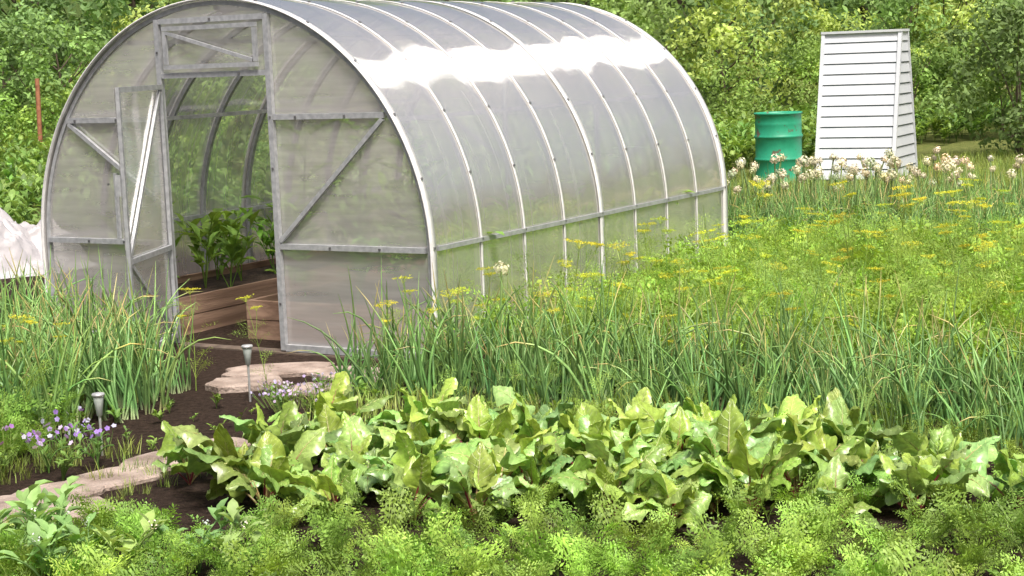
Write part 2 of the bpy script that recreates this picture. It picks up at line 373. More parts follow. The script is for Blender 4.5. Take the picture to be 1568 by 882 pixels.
wd=[broad_tpl(200+i,.08,16,(.15,.25,.05),.03,.6,.5) for i in range(4)]
g=Geo()
P=fill([(3.0,6.5),(6,9),(6,15),(2.0,14.5),(-.3,9.2),(-1.0,8.7),(-.8,8.0),(1,7.3)],.17,seed=16)
P2=fill([(-3.6,6.6),(-2.6,6.9),(-2.1,7.4),(-2.15,8.0),(-1.9,9.0),(-2.4,10),(-4.5,11)],.14,seed=17)
P4=fill([(-2.2,7.3),(-1.6,7.3),(-1.2,8.0),(-1.4,8.6),(-2.0,8.6)],.26,seed=37)
P5=fill([(-3.4,4.5),(3.6,4.3),(3.0,6.5),(1,7.3),(-1.0,7.9),(-1.1,6.7),(-1.6,6.1),(-3.4,5.8)],.24,seed=38)
scatter(g,wd,np.r_[P,P2],.6,1.5,.15,.2,16); scatter(g,wd,np.r_[P4,P5],.4,1.0,.15,.2,36)
gr=[]
for i in range(4):
    r=np.random.default_rng(300+i); gg=Geo()
    for k in range(22):
        P=arc(r.uniform(.06,.16),r.uniform(0,2*pi),r.uniform(0,.5),r.uniform(.5,1.4),4,base=(r.normal(0,.03),r.normal(0,.03),0)); ribbon(gg,P,[.004,.004,.003,.0005],np.array([.24,.31,.07])*r.uniform(.7,1.2))
    gr.append(gg.done())
P=fill([(1.9,16.0),(2.3,22),(9,26),(11,20),(7,15.2)],.17,seed=18); scatter(g,gr,P,.7,1.3,.1,.2,17)
P=fill([(-.9,8.4),(3,6.7),(3,6.2),(-1,7.9)],.12,seed=19); scatter(g,gr,P,.7,1.4,.1,.2,18)
P=fill([(-2.6,6.1),(-1.7,6.1),(-1.3,5.3),(-2.4,5.0)],.09,seed=59); scatter(g,gr,P,.5,1.2,.1,.2,58)
P=fill([(-1.9,6.9),(-1.2,7.6),(-1.1,7.3),(-1.7,6.3)],.13,seed=60); scatter(g,gr,P,.3,.8,.1,.2,59)
P=fill([(-2.4,6.7),(-1.7,7.35),(-1.8,7.6),(-2.4,7.3)],.12,seed=61); scatter(g,gr,P,.4,.9,.1,.2,61)
geo_obj('ground_weeds',g,FM)

pe=[broad_tpl(400+i,.26,32,(.21,.33,.11),.058,.72,.4,flowers=1) for i in range(3)]
g=Geo(); scatter(g,pe,np.array([[-1.72,5.6],[-1.55,5.4],[-1.8,5.75],[-1.1,5.6],[-1.0,5.5],[-1.65,5.9],[-1.3,5.4],[-1.62,5.7],[-1.45,5.6],[-1.75,5.9]]),.8,1.15,.1,.1,18)
geo_obj('pea_plants',g,FM)
def flower_tpl(seed,cols,H=.14,nf=16,s=.011):
    r=np.random.default_rng(seed); V,Q,C=broad_tpl(seed,H,40,(.13,.23,.05),.03,.5,.6); g=Geo(); g.add(V,Q,C)
    for i in range(nf):
        a=r.uniform(0,6.28); rr=.11*math.sqrt(r.uniform(0,1)); c=np.array([rr*math.cos(a),rr*math.sin(a),H*r.uniform(.8,1.15)])
        tube(g,np.array([[c[0]*.6,c[1]*.6,H*.4],c*.98,c]),.0012,3,(.2,.3,.08))
        a2=r.uniform(0,6.28); fwd=nrm(np.array([.9*math.cos(a2),.9*math.sin(a2),.6+r.normal(0,.3)])); A=nrm(np.cross(fwd,[0,0,1])); B=np.cross(A,fwd); col=np.array(cols[r.integers(0,len(cols))])
        for k in range(5):
            an=k*2*pi/5+.3; d=A*math.cos(an)+B*math.sin(an); e=-A*math.sin(an)+B*math.cos(an)
            g.add([c+fwd*.001*k,c+d*s*.7-e*s*.55+fwd*.002,c+d*s*1.25+fwd*.003,c+d*s*.7+e*s*.55+fwd*.002],[(0,1,2,3)],np.array([col*.9,col,col,col]))
    return g.done()
vt=[flower_tpl(500+i,[(.32,.17,.50),(.42,.30,.60),(.50,.45,.58)],.17,15,.010) for i in range(3)]
g=Geo(); scatter(g,vt,np.array([[-1.92,7.0],[-2.02,7.15],[-1.82,7.2],[-2.0,7.4],[-2.2,7.05]]),1.0,1.25,.1,.05,20)
geo_obj('viola_flowers',g,FM)
at=[flower_tpl(520+i,[(.42,.34,.56),(.50,.46,.60)],.12,30,.006) for i in range(3)]
g=Geo(); scatter(g,at,np.array([[-1.15,8.15],[-1.0,8.05],[-1.2,8.3],[-.95,8.3],[-1.08,8.0]]),1.0,1.25,.1,.05,21)
geo_obj('alyssum_flowers',g,FM)

po=[broad_tpl(600+i,.45,55,(.15,.24,.055),.10,.55,.35,flowers=(2 if i==0 else 0)) for i in range(5)]
g=Geo()
P=fill([(-4.3,13.8),(-3.4,17),(1.5,18),(3.5,24),(4,34),(-16,35),(-10,15)],.45,.35,seed=21)
P=P[~inpoly(P,[(-3.9,13.5),(-3.9,15.8),(-6.9,17.0),(-6.6,13)])]
P3=fill([(2.6,22.6),(4.0,23.3),(5.6,25.5),(9,30),(18,34),(3,35)],.42,.35,seed=22)
scatter(g,po,np.r_[P,P3],.8,1.2,.1,.15,22)
geo_obj('potato_field',g,FM)

# ------------------------------------------------------------------ trees & shrubs
def crown(g,c,rad,ncl,lpc,ls,col,r,crad=.3,low=-.9):
    c=np.array(c,float); rad=np.array(rad,float)
    d=nrm(r.normal(size=(ncl,3))); d[:,2]=np.where(d[:,2]<low,-d[:,2],d[:,2])
    pc=c+d*rad*r.uniform(.35,1.0,(ncl,1)); cr=crad*rad.mean()*r.uniform(.6,1.3,ncl)
    mul=np.exp(r.normal(0,.22,ncl))
    k=np.repeat(np.arange(ncl),lpc); n=len(k)
    dd=nrm(r.normal(size=(n,3))); p=pc[k]+dd*(cr[k]*r.uniform(.3,1.05,n)**.6)[:,None]*[1,1,.75]
    p[:,2]=np.maximum(p[:,2],.05)
    nn=nrm(dd+r.normal(0,.7,(n,3))+[0,0,.4]); A=nrm(np.cross(nn,r.normal(size=(n,3)))); B=np.cross(nn,A)
    s=(ls*r.uniform(.6,1.3,n))[:,None]
    V=np.stack([p-A*s,p-B*s*.5+nn*s*.1,p+A*s,p+B*s*.5+nn*s*.1],1).reshape(-1,3)
    cc=np.array(col)*(mul[k]*r.uniform(.75,1.25,n))[:,None]
    g.add(V,np.arange(4*n).reshape(-1,4),np.repeat(cc,4,0))
def tree(g,x,y,H,R,col,r,ncl=26,lpc=110,ls=.075,z0=0):
    bark=(.07,.055,.04)
    P=arc(H*.7,r.uniform(0,6),.02,.15,7,base=(x,y,z0-.1)); tube(g,P,np.linspace(.035*H/2,.012*H/2,7),6,bark)
    for k in range(7):
        b=P[r.integers(2,6)]; tube(g,arc(R*r.uniform(.6,1),r.uniform(0,6.28),.9,.4,5,base=b),np.linspace(.02,.006,5)*H/3,4,bark)
    crown(g,(x,y,z0+H*.55),(R,R,H*.47),ncl,lpc,ls,col,r)
r=np.random.default_rng(42)
g=Geo()
cols=[(.12,.19,.06),(.17,.24,.065),(.22,.275,.075),(.095,.155,.055),(.145,.21,.065)]
for i in range(34):
    x=-20+i*1.35+r.normal(0,.3); y=r.uniform(36,40)
    tree(g,x,y,r.uniform(2.5,3.7),r.uniform(1.2,1.8),cols[r.integers(0,5)],r,ncl=28,lpc=110,ls=.068)
for i in range(22):
    x=-26+i*2.7+r.normal(0,.5); y=r.uniform(43,48)
    tree(g,x,y,r.uniform(5,7.5),r.uniform(2.2,3),cols[r.integers(0,5)],r,ncl=30,lpc=120,ls=.12)
for i in range(20):
    x=-40+i*4.6+r.normal(0,.6); y=r.uniform(55,62)
    tree(g,x,y,r.uniform(8,11),r.uniform(3,4.2),cols[r.integers(0,5)],r,ncl=28,lpc=70,ls=.27,z0=2)
geo_obj('distant_trees',g,FT)
g=Geo()
for i in range(26):
    x=4+r.uniform(0,14); y=r.uniform(32,35.5)
    crown(g,(x,y,.9),(1.1,.9,1.1*r.uniform(.7,1.3)),16,120,.042,[(.21,.27,.07),(.19,.24,.08),(.22,.23,.11),(.14,.21,.05)][r.integers(0,4)],r)
for i in range(14):
    x=-18+r.uniform(0,18); y=r.uniform(33.5,36)
    crown(g,(x,y,.7),(1.1,.9,.9),14,100,.05,[(.12,.20,.045),(.16,.23,.05)][r.integers(0,2)],r)
geo_obj('hedgerow_bushes',g,FT)
for (x,y,H,R,col) in [(7.3,24.2,2.3,1.25,(.10,.15,.05)),(9.0,25.5,2.6,1.3,(.09,.15,.045)),(6.6,28.5,1.9,1.2,(.10,.16,.04)),(8.5,29,2.3,1.3,(.11,.17,.045))]:
    g=Geo()
    for k in range(7): tube(g,arc(H*.8,r.uniform(0,6.28),.15,.7,6,base=(x+r.normal(0,.1),y+r.normal(0,.1),0)),np.linspace(.02,.006,6),4,(.10,.08,.06))
    crown(g,(x,y,H*.48),(R,R,H*.47),48,125,.048,col,r,crad=.27)
    geo_obj('currant_shrub',g,FT)

# ------------------------------------------------------------------ greenhouse
gh=bpy.data.objects.new('greenhouse',None); scene.collection.objects.link(gh)
gh.location=(-1.366,10.011,0); gh.rotation_euler=(0,0,math.atan2(-.5153,.8570))
CX=-.405; R0=1.5; ZL=.6; LEN=4.0
def poly_mat(name,axis,trans,tint=(.94,.905,.90),rough=.13,back=.35,aniso=True,f0=.16,fk=.75,vary=.07,an=.3):
    m,nt,out=nodes_mat(name)
    tc=N(nt,'ShaderNodeTexCoord'); mp=N(nt,'ShaderNodeMapping')
    mp.inputs['Scale'].default_value={'Y':(.5,14,.35),'Z':(1.3,1.3,16)}[axis]; L(nt,tc.outputs['Object'],mp.inputs[0])
    no=N(nt,'ShaderNodeTexNoise'); no.inputs['Scale'].default_value=1.5; no.inputs['Detail'].default_value=5; L(nt,mp.outputs[0],no.inputs['Vector'])
    mr=N(nt,'ShaderNodeMapRange'); mr.inputs[1].default_value=.3; mr.inputs[2].default_value=.7; mr.inputs[3].default_value=trans-vary; mr.inputs[4].default_value=trans+vary; L(nt,no.outputs['Fac'],mr.inputs[0])
    n2=N(nt,'ShaderNodeTexNoise'); n2.inputs['Scale'].default_value=3.5; n2.inputs['Detail'].default_value=1; L(nt,tc.outputs['Object'],n2.inputs['Vector'])
    b2=N(nt,'ShaderNodeBump'); b2.inputs['Strength'].default_value=.3; b2.inputs['Distance'].default_value=.04; L(nt,n2.outputs['Fac'],b2.inputs['Height'])
    df=N(nt,'ShaderNodeBsdfDiffuse'); df.inputs[0].default_value=(*tint,1)
    tr=N(nt,'ShaderNodeBsdfTranslucent'); tr.inputs[0].default_value=(*tint,1)
    m1=N(nt,'ShaderNodeMixShader'); m1.inputs[0].default_value=back; L(nt,df.outputs[0],m1.inputs[1]); L(nt,tr.outputs[0],m1.inputs[2])
    tp=N(nt,'ShaderNodeBsdfTransparent'); tp.inputs[0].default_value=(.98,.98,.97,1)
    m2=N(nt,'ShaderNodeMixShader'); L(nt,mr.outputs[0],m2.inputs[0]); L(nt,m1.outputs[0],m2.inputs[1]); L(nt,tp.outputs[0],m2.inputs[2])
    gl=N(nt,'ShaderNodeBsdfGlossy'); gl.inputs['Roughness'].default_value=rough; gl.inputs['Color'].default_value=(1,.975,.94,1); L(nt,b2.outputs[0],gl.inputs['Normal'])
    gsh=gl
    if aniso:
        wn=N(nt,'ShaderNodeTexWhiteNoise',noise_dimensions='3D'); sc=N(nt,'ShaderNodeVectorMath',operation='SCALE'); sc.inputs['Scale'].default_value=973.0
        L(nt,tc.outputs['Object'],sc.inputs[0]); L(nt,sc.outputs[0],wn.inputs['Vector'])
        mm=N(nt,'ShaderNodeMapRange'); mm.inputs[3].default_value=-1.15; mm.inputs[4].default_value=1.15; L(nt,wn.outputs['Value'],mm.inputs[0])
        ax=N(nt,'ShaderNodeVectorTransform',vector_type='VECTOR',convert_from='OBJECT',convert_to='WORLD'); ax.inputs[0].default_value=(0,1,0)
        s2=N(nt,'ShaderNodeVectorMath',operation='SCALE'); L(nt,ax.outputs[0],s2.inputs[0]); L(nt,mm.outputs[0],s2.inputs['Scale'])
        a2=N(nt,'ShaderNodeVectorMath',operation='ADD'); L(nt,b2.outputs[0],a2.inputs[0]); L(nt,s2.outputs[0],a2.inputs[1])
        nn=N(nt,'ShaderNodeVectorMath',operation='NORMALIZE'); L(nt,a2.outputs[0],nn.inputs[0])
        g2=N(nt,'ShaderNodeBsdfGlossy'); g2.inputs['Roughness'].default_value=.08; g2.inputs['Color'].default_value=(1,.975,.95,1); L(nt,nn.outputs[0],g2.inputs['Normal'])
        mg=N(nt,'ShaderNodeMixShader'); mg.inputs[0].default_value=an; L(nt,gl.outputs[0],mg.inputs[1]); L(nt,g2.outputs[0],mg.inputs[2]); gsh=mg
    lw=N(nt,'ShaderNodeLayerWeight'); lw.inputs[0].default_value=.5
    pw=N(nt,'ShaderNodeMath',operation='POWER'); pw.inputs[1].default_value=2.2; L(nt,lw.outputs['Facing'],pw.inputs[0])
    ma=N(nt,'ShaderNodeMath',operation='MULTIPLY_ADD'); ma.inputs[1].default_value=fk; ma.inputs[2].default_value=f0; ma.use_clamp=True; L(nt,pw.outputs[0],ma.inputs[0])
    m3=N(nt,'ShaderNodeMixShader'); L(nt,ma.outputs[0],m3.inputs[0]); L(nt,m2.outputs[0],m3.inputs[1]); L(nt,gsh.outputs[0],m3.inputs[2])
    L(nt,m3.outputs[0],out.inputs[0]); return m
PR=poly_mat('polycarbonate_roof','Y',.54,f0=.34,fk=.6,an=.17); PF=poly_mat('polycarbonate_end','Z',.66,back=.2,aniso=False,vary=.05,f0=.12)
GM=simple_mat('galvanised_steel',(.34,.35,.37),(.48,.49,.51),30,.4,.3)
WT=simple_mat('white_sealing_strip',(.66,.65,.65),(.78,.77,.77),20,.4)
def prof(s,rad=R0):
    leg=ZL; tot=2*leg+pi*rad; d=np.asarray(s)*tot
    x=np.empty_like(d);z=np.empty_like(d);nx=np.empty_like(d);nz=np.empty_like(d)
    a=d<leg; x[a]=-rad; z[a]=d[a]; nx[a]=-1; nz[a]=0
    c=d>leg+pi*rad; x[c]=rad; z[c]=tot-d[c]; nx[c]=1; nz[c]=0
    b=~a&~c; th=pi-(d[b]-leg)/rad; x[b]=rad*np.cos(th); z[b]=ZL+rad*np.sin(th); nx[b]=np.cos(th); nz[b]=np.sin(th)
    return x,z,nx,nz
S=np.linspace(0.004,.996,97); Yv=np.linspace(-.03,LEN+.03,98)
x,z,nx,nz=prof(S)
bul=np.abs(np.sin(Yv/.5*pi))**1.3
r=np.random.default_rng(5)
V=np.zeros((len(Yv),len(S),3))
for i,y in enumerate(Yv):
    seg=int(np.clip(y/.5,0,7)); ph=seg*1.7
    off=.007*bul[i]*np.sin(S*pi)*(1+.9*np.sin(S*38+ph)+.6*np.sin(S*17+ph*2))
    V[i,:,0]=CX+x+nx*off; V[i,:,1]=y; V[i,:,2]=z+nz*off
n=len(S); ii,jj=np.meshgrid(np.arange(len(Yv)-1),np.arange(n-1),indexing='ij'); b=(ii*n+jj).ravel()
mesh_obj('roof_sheet',V.reshape(-1,3),np.stack([b,b+1,b+n+1,b+n],1),None,PR,True,gh)

def arcstrip(g,y0,y1,r0,r1):
    s=np.linspace(0.003,.997,81); x,z,nx,nz=prof(s)
    V=np.stack([np.stack([CX+x+nx*a,np.full_like(x,y),z+nz*a],1) for (a,y) in ((r0,y0),(r0,y1),(r1,y1),(r1,y0))],1)
    n=len(s); Q=[(4*i+j,4*i+(j+1)%4,4*i+4+(j+1)%4,4*i+4+j) for i in range(n-1) for j in range(4)]
    g.add(V.reshape(-1,3),Q,(1,1,1))
def bar(g,p,q,w=.03,d=.03,upv=(0,1,0)):
    p=np.array(p,float);q=np.array(q,float); t=nrm(q-p); u=np.array(upv,float)
    s=nrm(np.cross(t,u)); u=np.cross(s,t)
    V=[]
    for e in (p,q):
        for a,b in ((-1,-1),(1,-1),(1,1),(-1,1)): V.append(e+s*a*w/2+u*b*d/2)
    g.add(V,[(0,1,5,4),(1,2,6,5),(2,3,7,6),(3,0,4,7),(0,3,2,1),(4,5,6,7)],(1,1,1))
g=Geo()
for k in range(9):
    y=k*.5; arcstrip(g,y-.014,y+.014,-.034,-.009)
def at(phi,rad=R0-.05): return CX+rad*math.cos(phi),ZL+rad*math.sin(phi)
for ph in (math.radians(1.8),math.radians(32),math.radians(61),pi/2,pi-math.radians(61),pi-math.radians(32),pi-math.radians(1.8)):
    xx,zz=at(ph); bar(g,(xx,0.03,zz),(xx,LEN-.03,zz),.026,.026,(0,0,1))
for ph in (math.radians(1.8),):
    xx,zz=at(ph,R0+.010); bar(g,(xx,0.03,zz),(xx,LEN-.03,zz),.026,.012,(1,0,0))
def topz(x): return ZL+math.sqrt(max(0,(R0-.04)**2-(x-CX)**2))
def endframe(g,y,sg_):
    for xx in (-.81-.015,.015): bar(g,(xx,y,0.02),(xx,y,topz(xx)),.034,.03)
    lo,hi=.64,1.40
    for sgn,xin in ((1,.034),(-1,-.844)):
        xo=CX+sgn*math.sqrt((R0-.04)**2-(hi-ZL)**2); bar(g,(xin,y,hi),(xo,y,hi),.032,.026)
        xl=CX+sgn*(R0-.04); bar(g,(xin,y,lo),(xl,y,lo),.032,.026); bar(g,(xin,y,.035),(xl,y,.035),.04,.03)
        bar(g,(xin,y-.002*sg_,lo+.03),(xo-sgn*.01,y-.002*sg_,hi-.02),.025,.022) if sgn>0 else bar(g,(xin,y-.002*sg_,lo+.22),(xo+.01,y-.002*sg_,hi-.02),.025,.022)
    bar(g,(-.805,y,1.66),(-.005,y,1.66),.032,.026); bar(g,(-.805,y,1.985),(-.005,y,1.985),.032,.026)
endframe(g,-.022,1); endframe(g,LEN+.022,-1)
bar(g,(-1.25,-.022,.66),(-1.25,-.022,1.07),.020,.02)
for sg in(-1,1): bar(g,(CX+sg*(R0-.02),0.03,.03),(CX+sg*(R0-.02),LEN-.03,.03),.03,.05,(0,0,1))
geo_obj('steel_frame',g,GM,False,gh)
g=Geo(); y=-.044
for a,b_ in (((-.765,y,1.71),(-.045,y,1.71)),((-.765,y,1.94),(-.045,y,1.94)),((-.75,y,1.727),(-.75,y,1.923)),((-.06,y,1.727),(-.06,y,1.923))): bar(g,a,b_,.026,.02)
bar(g,(-.735,y-.002,1.915),(-.08,y-.002,1.735),.02,.016)
geo_obj('transom_window_frame',g,GM,False,gh)
g=Geo()
for k in range(1,8): arcstrip(g,k*.5-.010,k*.5+.010,.0035,.0075)
arcstrip(g,-.045,.012,.002,.010); arcstrip(g,LEN-.03,LEN+.045,.002,.010); arcstrip(g,2.0-.028,2.0+.028,.0078,.010)
geo_obj('sealing_strips',g,WT,True,gh)
g=Geo()
for k in range(9):
    for deg in (2,17,32,47,62,77,90,103,118,133,148,163,178):
        a=math.radians(deg); c=np.array([CX+(R0+.012)*math.cos(a),k*.5+(.0 if k else -.01),ZL+(R0+.012)*math.sin(a)]); nn=np.array([math.cos(a),0,math.sin(a)])
        bar(g,c-nn*.004,c+nn*.005,.014,.014,(0,1,0))
for (xx,zz) in [(.2,1.4),(.55,1.4),(.4,.64),(.75,.64),(-1.2,1.4),(-1.55,1.4),(-1.2,.64),(-1.5,.64),(.015,1.1),(.015,.3),(.015,1.4),(-.825,1.1),(-.825,1.8),(.45,1.0),(-.4,1.985),(-.2,1.66),(-1.3,1.0)]:
    bar(g,(xx,-.042,zz),(xx,-.034,zz),.013,.013,(0,0,1))
geo_obj('roofing_screws',g,simple_mat('dark_screw',(.14,.14,.15),(.25,.25,.25),9,.5,.6),False,gh)
def endpanel(g,y,x0,x1,z0,z1=None,n=24):
    xs=np.linspace(x0,x1,n); zt=np.array([ZL+math.sqrt(max(0,(R0-.006)**2-(xx-CX)**2)) if z1 is None else z1 for xx in xs])
    nz_=9; V=np.zeros((n,nz_,3))
    for i in range(n):
        V[i,:,0]=xs[i]; V[i,:,1]=y; V[i,:,2]=np.linspace(z0,max(zt[i],z0+.01),nz_)
    ii,jj=np.meshgrid(np.arange(n-1),np.arange(nz_-1),indexing='ij'); b=(ii*nz_+jj).ravel()
    g.add(V.reshape(-1,3),np.stack([b,b+nz_,b+nz_+1,b+1],1),(1,1,1))
for nm,y in (('front_panels',-.004),('rear_panels',LEN+.004)):
    g=Geo(); endpanel(g,y,CX-R0+.006,-.825,.03); endpanel(g,y,.015,CX+R0-.006,.03); endpanel(g,y-.0005,-.824,.014,1.645)
    if nm[0]=='r': endpanel(g,y+.001,-.81,0,.03,1.64)
    geo_obj(nm,g,PF,True,gh)
dr=bpy.data.objects.new('door_leaf',None); scene.collection.objects.link(dr); dr.parent=gh; dr.location=(-.80,-.05,0); dr.rotation_euler=(0,0,math.radians(-66))
g=Geo()
for a,b_ in (((.0,0,.06),(.0,0,1.61)),((.76,0,.06),(.76,0,1.61))): bar(g,a,b_,.026,.022)
for zz in (.075,.62,1.595): bar(g,(.018,0,zz),(.742,0,zz),.030,.021)
bar(g,(.03,-.002,1.57),(.73,-.002,.65),.025,.018); bar(g,(.03,-.002,.10),(.73,-.002,.6),.024,.018)
bar(g,(.80,-.02,1.0),(.80,-.02,1.12),.015,.03)
geo_obj('door_frame',g,GM,False,dr)
PD=poly_mat('polycarbonate_door','Z',.55,aniso=False,back=.3,f0=.12)
g=Geo(); g.add([(0,-.016,.05),(.775,-.016,.05),(.775,-.016,1.61),(0,-.016,1.61)],[(0,1,2,3)],(1,1,1)); geo_obj('door_panel',g,PD,False,dr)
WD=simple_mat('weathered_boards',(.20,.12,.08),(.40,.26,.18),6,.8,0,.4,60,(1,.2,4))
WDd=simple_mat('base_beam',(.07,.05,.04),(.16,.12,.09),8,.9,0,.4,60)
g=Geo()
bar(g,(CX-R0-.03,-.0,-.02),(CX+R0+.03,-.0,-.02),.06,.10); bar(g,(CX-R0-.03,LEN,-.02),(CX+R0+.03,LEN,-.02),.06,.10)
bar(g,(CX-R0,.06,-.02),(CX-R0,LEN-.06,-.02),.10,.06,(0,0,1)); bar(g,(CX+R0,.06,-.02),(CX+R0,LEN-.06,-.02),.10,.06,(0,0,1))
geo_obj('base_beam',g,WDd,False,gh)
g=Geo()
for (x0,x1,y0) in ((-1.86,-1.05,.25),(-.56,1.0,.35)):
    for zz in (.06,.185):
        bar(g,(x0,y0,zz),(x1,y0,zz),.118,.03); bar(g,(x0+.015,y0+.02,zz),(x0+.015,3.9,zz),.03,.118,(0,0,1)); bar(g,(x1-.015,y0+.02,zz),(x1-.015,3.9,zz),.03,.118,(0,0,1))
geo_obj('raised_bed_boards',g,WD,False,gh)
SO=simple_mat('bed_soil',(.03,.018,.012),(.09,.055,.035),25,.95,0,1,70)
g=Geo()
for (x0,x1,y0) in ((-1.83,-1.08,.28),(-.53,.97,.38)): bar(g,((x0+x1)/2,y0,.12),((x0+x1)/2,3.88,.12),x1-x0,.16,(0,0,1))
geo_obj('bed_soil',g,SO,False,gh)
g=Geo()
pp=[broad_tpl(700+i,.45,42,(.16,.29,.05),.11,.5,.3) for i in range(4)]
P=np.array([(-1.45+a*.22*(1 if i%2 else -1),.6+i*.38,.19) for i in range(9) for a in (0,1)]+[(.0+(i%3)*.36,.75+(i//3)*.42,.19) for i in range(21)])
scatter(g,pp,P,.8,1.2,.1,.12,31)
o=geo_obj('pepper_plants',g,FM); o.location=gh.location; o.rotation_euler=gh.rotation_euler
g=Geo(); r=np.random.default_rng(9)
for (bx,by) in ((-.22,.50),(-.12,.95),(.45,.7)):
    P=arc(1.05,1.0,.03,.1,9,base=(bx,by,.18)); tube(g,P,.006,4,(.14,.22,.06))
    for k in range(20):
        b_=P[1+k%8]; az=r.uniform(0,6.28); q=arc(.2,az,.8,1.6,5,base=b_); tube(g,q,.0025,3,(.14,.22,.06))
        for j in (1,2,3,4):
            for s_ in (-1,1):
                blade(g,arc(.085,az+s_*(.9 if j<4 else .3),1.0,1.9,4,base=q[j]),np.array([.01,.045,.036,.003]),np.array([.17,.30,.05])*r.uniform(.8,1.2),.2)
o=geo_obj('tomato_vine',g,FM); o.location=gh.location; o.rotation_euler=gh.rotation_euler

# ------------------------------------------------------------------ barrel
def lathe(g,prof_,seg,c=(0,0),col=(1,1,1)):
    a=np.arange(seg)*2*pi/seg; V=[];n=len(prof_)
    for (rr,zz) in prof_:
        V.append(np.stack([c[0]+rr*np.cos(a),c[1]+rr*np.sin(a),np.full(seg,zz)],1))
    Q=[(i*seg+j,i*seg+(j+1)%seg,(i+1)*seg+(j+1)%seg,(i+1)*seg+j) for i in range(n-1) for j in range(seg)]
    g.add(np.concatenate(V),Q,col)
pr=[(.0,.0),(.28,.0),(.297,.005),(.297,.02),(.288,.03)]
for zc in (.30,.58): pr+=[(.288,zc-.03),(.300,zc-.012),(.305,zc),(.300,zc+.012),(.288,zc+.03)]
pr+=[(.288,.72),(.291,.735),(.288,.75),(.288,.85),(.300,.857),(.302,.87),(.296,.878),(.286,.87),(.28,.84),(.28,.45),(0,.45)]
g=Geo(); lathe(g,pr,48)
m,nt,out=nodes_mat('green_barrel_paint')
tc=N(nt,'ShaderNodeTexCoord'); n1=N(nt,'ShaderNodeTexNoise'); n1.inputs['Scale'].default_value=5; n1.inputs['Detail'].default_value=8; n1.inputs['Roughness'].default_value=.7; L(nt,tc.outputs['Object'],n1.inputs['Vector'])
cr=N(nt,'ShaderNodeValToRGB'); e=cr.color_ramp.elements; e[0].position=.3; e[0].color=(.015,.22,.12,1); e[1].position=.58; e[1].color=(.025,.32,.18,1)
x_=e.new(.60); x_.color=(.03,.22,.12,1); x_=e.new(.625); x_.color=(.12,.08,.05,1); x_=e.new(.8); x_.color=(.30,.22,.17,1)
L(nt,n1.outputs['Fac'],cr.inputs[0]); p=N(nt,'ShaderNodeBsdfPrincipled'); p.inputs['Roughness'].default_value=.45; L(nt,cr.outputs[0],p.inputs['Base Color']); L(nt,p.outputs[0],out.inputs[0])
o=geo_obj('metal_barrel',g,m); o.location=(3.40,21.3,0)

# ------------------------------------------------------------------ A-frame shed
sh=bpy.data.objects.new('garden_toilet_shed',None); scene.collection.objects.link(sh)
sh.location=(4.56,21.6,0); sh.rotation_euler=(0,0,math.radians(-28))
WS=simple_mat('white_vinyl_siding',(.58,.60,.64),(.65,.67,.70),3,.45)
GP=simple_mat('siding_gap',(.18,.22,.25),(.26,.30,.33),3,.6)
H=1.82; B=.55; T=.14; HW=.485; nb=14
g=Geo(); gg=Geo()
def dep(z): return B+(T-B)*z/H
for sgn in (-1,1):
    for k in range(nb):
        z0=H*k/nb; z1=H*(k+1)/nb; zg=z0+(z1-z0)*.13
        y0=sgn*dep(z0);y1=sgn*dep(z1);yg=sgn*dep(zg)
        g.add([(-HW,yg+sgn*.016,zg),(HW,yg+sgn*.016,zg),(HW,y1+sgn*.004,z1),(-HW,y1+sgn*.004,z1)],[(0,1,2,3)],(1,1,1))
        g.add([(-HW,yg+sgn*.016,zg),(HW,yg+sgn*.016,zg),(HW,yg-sgn*.004,zg),(-HW,yg-sgn*.004,zg)],[(0,1,2,3)],(1,1,1))
        gg.add([(-HW,y0+sgn*.0,z0),(HW,y0,z0),(HW,yg-sgn*.003,zg),(-HW,yg-sgn*.003,zg)],[(0,1,2,3)],(1,1,1))
for sgn in (-1,1):
    for k in range(nb):
        z0=H*k/nb; z1=H*(k+1)/nb; zg=z0+(z1-z0)*.13; X=sgn*HW
        g.add([(X+sgn*.016,-dep(zg),zg),(X+sgn*.016,dep(zg),zg),(X+sgn*.004,dep(z1),z1),(X+sgn*.004,-dep(z1),z1)],[(0,1,2,3)],(1,1,1))
        gg.add([(X,-dep(z0),z0),(X,dep(z0),z0),(X,dep(zg),zg),(X,-dep(zg),zg)],[(0,1,2,3)],(1,1,1))
geo_obj('siding_boards',g,WS,False,sh); geo_obj('siding_gaps',gg,GP,False,sh)
g=Geo()
for sx_ in (-1,1):
    for sy in (-1,1): bar(g,(sx_*(HW+.004),sy*(B+.01),0),(sx_*(HW+.004),sy*(T+.01),H),.045,.045,(0,1,0))
bar(g,(-HW-.03,0,H+.012),(HW+.03,0,H+.012),2*T+.09,.03,(0,0,1))
geo_obj('corner_trims',g,WS,False,sh)

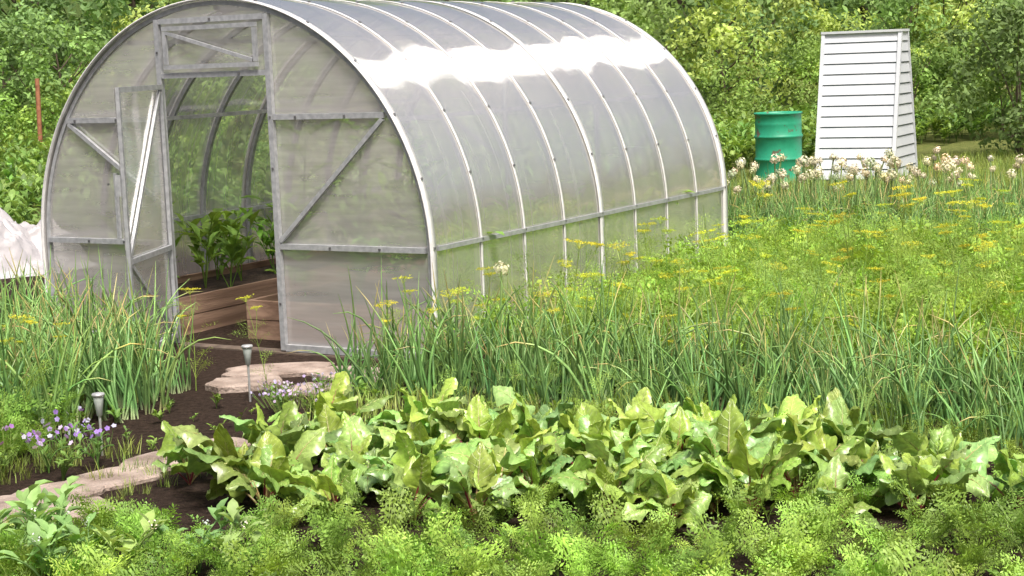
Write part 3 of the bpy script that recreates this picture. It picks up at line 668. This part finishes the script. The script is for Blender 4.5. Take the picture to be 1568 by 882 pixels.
# ------------------------------------------------------------------ plastic sheet heap
u=np.linspace(-1,1,150); X,Y=np.meshgrid(u,u); rr=np.sqrt(X**2+Y**2)
r=np.random.default_rng(3)
Z=np.zeros_like(X)
for (cx,cy,rx,ry,h) in [(-.5,-.1,.45,.5,.40),(.0,.1,.36,.5,.52),(.36,-.2,.3,.4,.36),(.1,-.5,.4,.3,.26),(.62,.15,.26,.34,.30),(-.2,.45,.4,.3,.36),(.3,-.55,.25,.25,.2),(-.15,-.35,.22,.25,.40)]:
    Z=np.maximum(Z,h*np.clip(1-((X-cx)/rx)**2-((Y-cy)/ry)**2,0,1)**.55)
wx=X+.15*np.sin(Y*5+1)+.07*np.sin(Y*11+X*7); wy=Y+.15*np.sin(X*4.3)+.06*np.sin(X*13-Y*6)
for k in range(30):
    a=r.uniform(0,pi); fq=r.uniform(5,22); Z+= .24/fq**.75*(1-np.abs(np.sin((wx*math.cos(a)+wy*math.sin(a))*fq+r.uniform(0,6))))**2.5*np.clip(1.1-rr,0,1)
Z=Z*np.clip((1.05-rr)*5,0,1)-.02
V=np.stack([X.ravel()*1.5,Y.ravel()*.95,Z.ravel()],1); n=150; ii,jj=np.meshgrid(np.arange(n-1),np.arange(n-1),indexing='ij'); b=(ii*n+jj).ravel()
o=mesh_obj('plastic_sheet_heap',V,np.stack([b,b+1,b+n+1,b+n],1),None,simple_mat('white_plastic_film',(.34,.325,.33),(.46,.44,.45),3,.4,0,.7,9),True)
o.location=(-5.1,15.0,0)

# ------------------------------------------------------------------ path slabs
g=Geo(); r=np.random.default_rng(12)
slabs=[(-1.32,9.35,.55,.30,.1),(-.85,9.15,.5,.28,-.5),(-1.45,8.95,.36,.25,.2),(-1.0,8.75,.4,.22,-.4),(-1.36,7.5,.26,.2,.3),(-1.55,7.25,.34,.24,.9),(-1.70,6.98,.36,.26,.7),(-1.88,6.74,.36,.26,.8),(-2.08,6.5,.36,.26,.8),(-1.75,6.45,.3,.24,.3),(-2.0,6.25,.34,.22,.5)]
for (cx,cy,a,b_,rot) in slabs:
    n=14; th=np.arange(n)*2*pi/n; rr=(np.abs(np.cos(th))**4+np.abs(np.sin(th))**4)**(-.25)*r.uniform(.88,1.08,n)*.5
    px=rr*np.cos(th)*a*1.08; py=rr*np.sin(th)*b_*1.15; cr_,sr_=math.cos(rot),math.sin(rot)
    X_=cx+px*cr_-py*sr_; Y_=cy+px*sr_+py*cr_; dz=r.uniform(-.014,.008)
    rings=[(1.0,-.02),(1.0,.024),(.96,.032),(.5,.033),(.02,.032)]
    V=np.concatenate([np.stack([cx+(X_-cx)*k,cy+(Y_-cy)*k,np.full(n,zz+dz)],1) for k,zz in rings])
    Q=[(i*n+j,i*n+(j+1)%n,(i+1)*n+(j+1)%n,(i+1)*n+j) for i in range(len(rings)-1) for j in range(n)]
    g.add(V,Q,(1,1,1))
geo_obj('stone_path',g,simple_mat('pinkish_stone',(.22,.165,.135),(.44,.35,.30),6,.85,0,.8,45),False)

# ------------------------------------------------------------------ solar lights
ST=simple_mat('brushed_steel',(.45,.45,.45),(.6,.6,.6),30,.4,.5); GLs=simple_mat('frosted_lamp_cup',(.45,.5,.47),(.6,.64,.62),30,.2)
for (x_,y_,h) in ((-1.86,7.45,.27),(-1.36,8.55,.28)):
    e=bpy.data.objects.new('solar_garden_light',None); scene.collection.objects.link(e); e.location=(x_,y_,0)
    g=Geo(); lathe(g,[(.001,-.03),(.006,0),(.006,h-.09)],10); lathe(g,[(.0,h-.0),(.028,h),(.030,h+.008),(.026,h+.014),(0,h+.016)],20); geo_obj('stake_and_cap',g,ST,True,e)
    g=Geo(); lathe(g,[(.004,h-.092),(.012,h-.088),(.024,h-.004),(.024,h-.001)],18); geo_obj('lamp_cup',g,GLs,True,e)
g=Geo(); tube(g,np.array([(-9.0,33,0),(-8.99,33,.8),(-8.97,33,1.62)]),.045,8,(.3,.12,.06)); geo_obj('rusty_post',g,simple_mat('rust',(.22,.08,.04),(.4,.17,.09),9,.8))
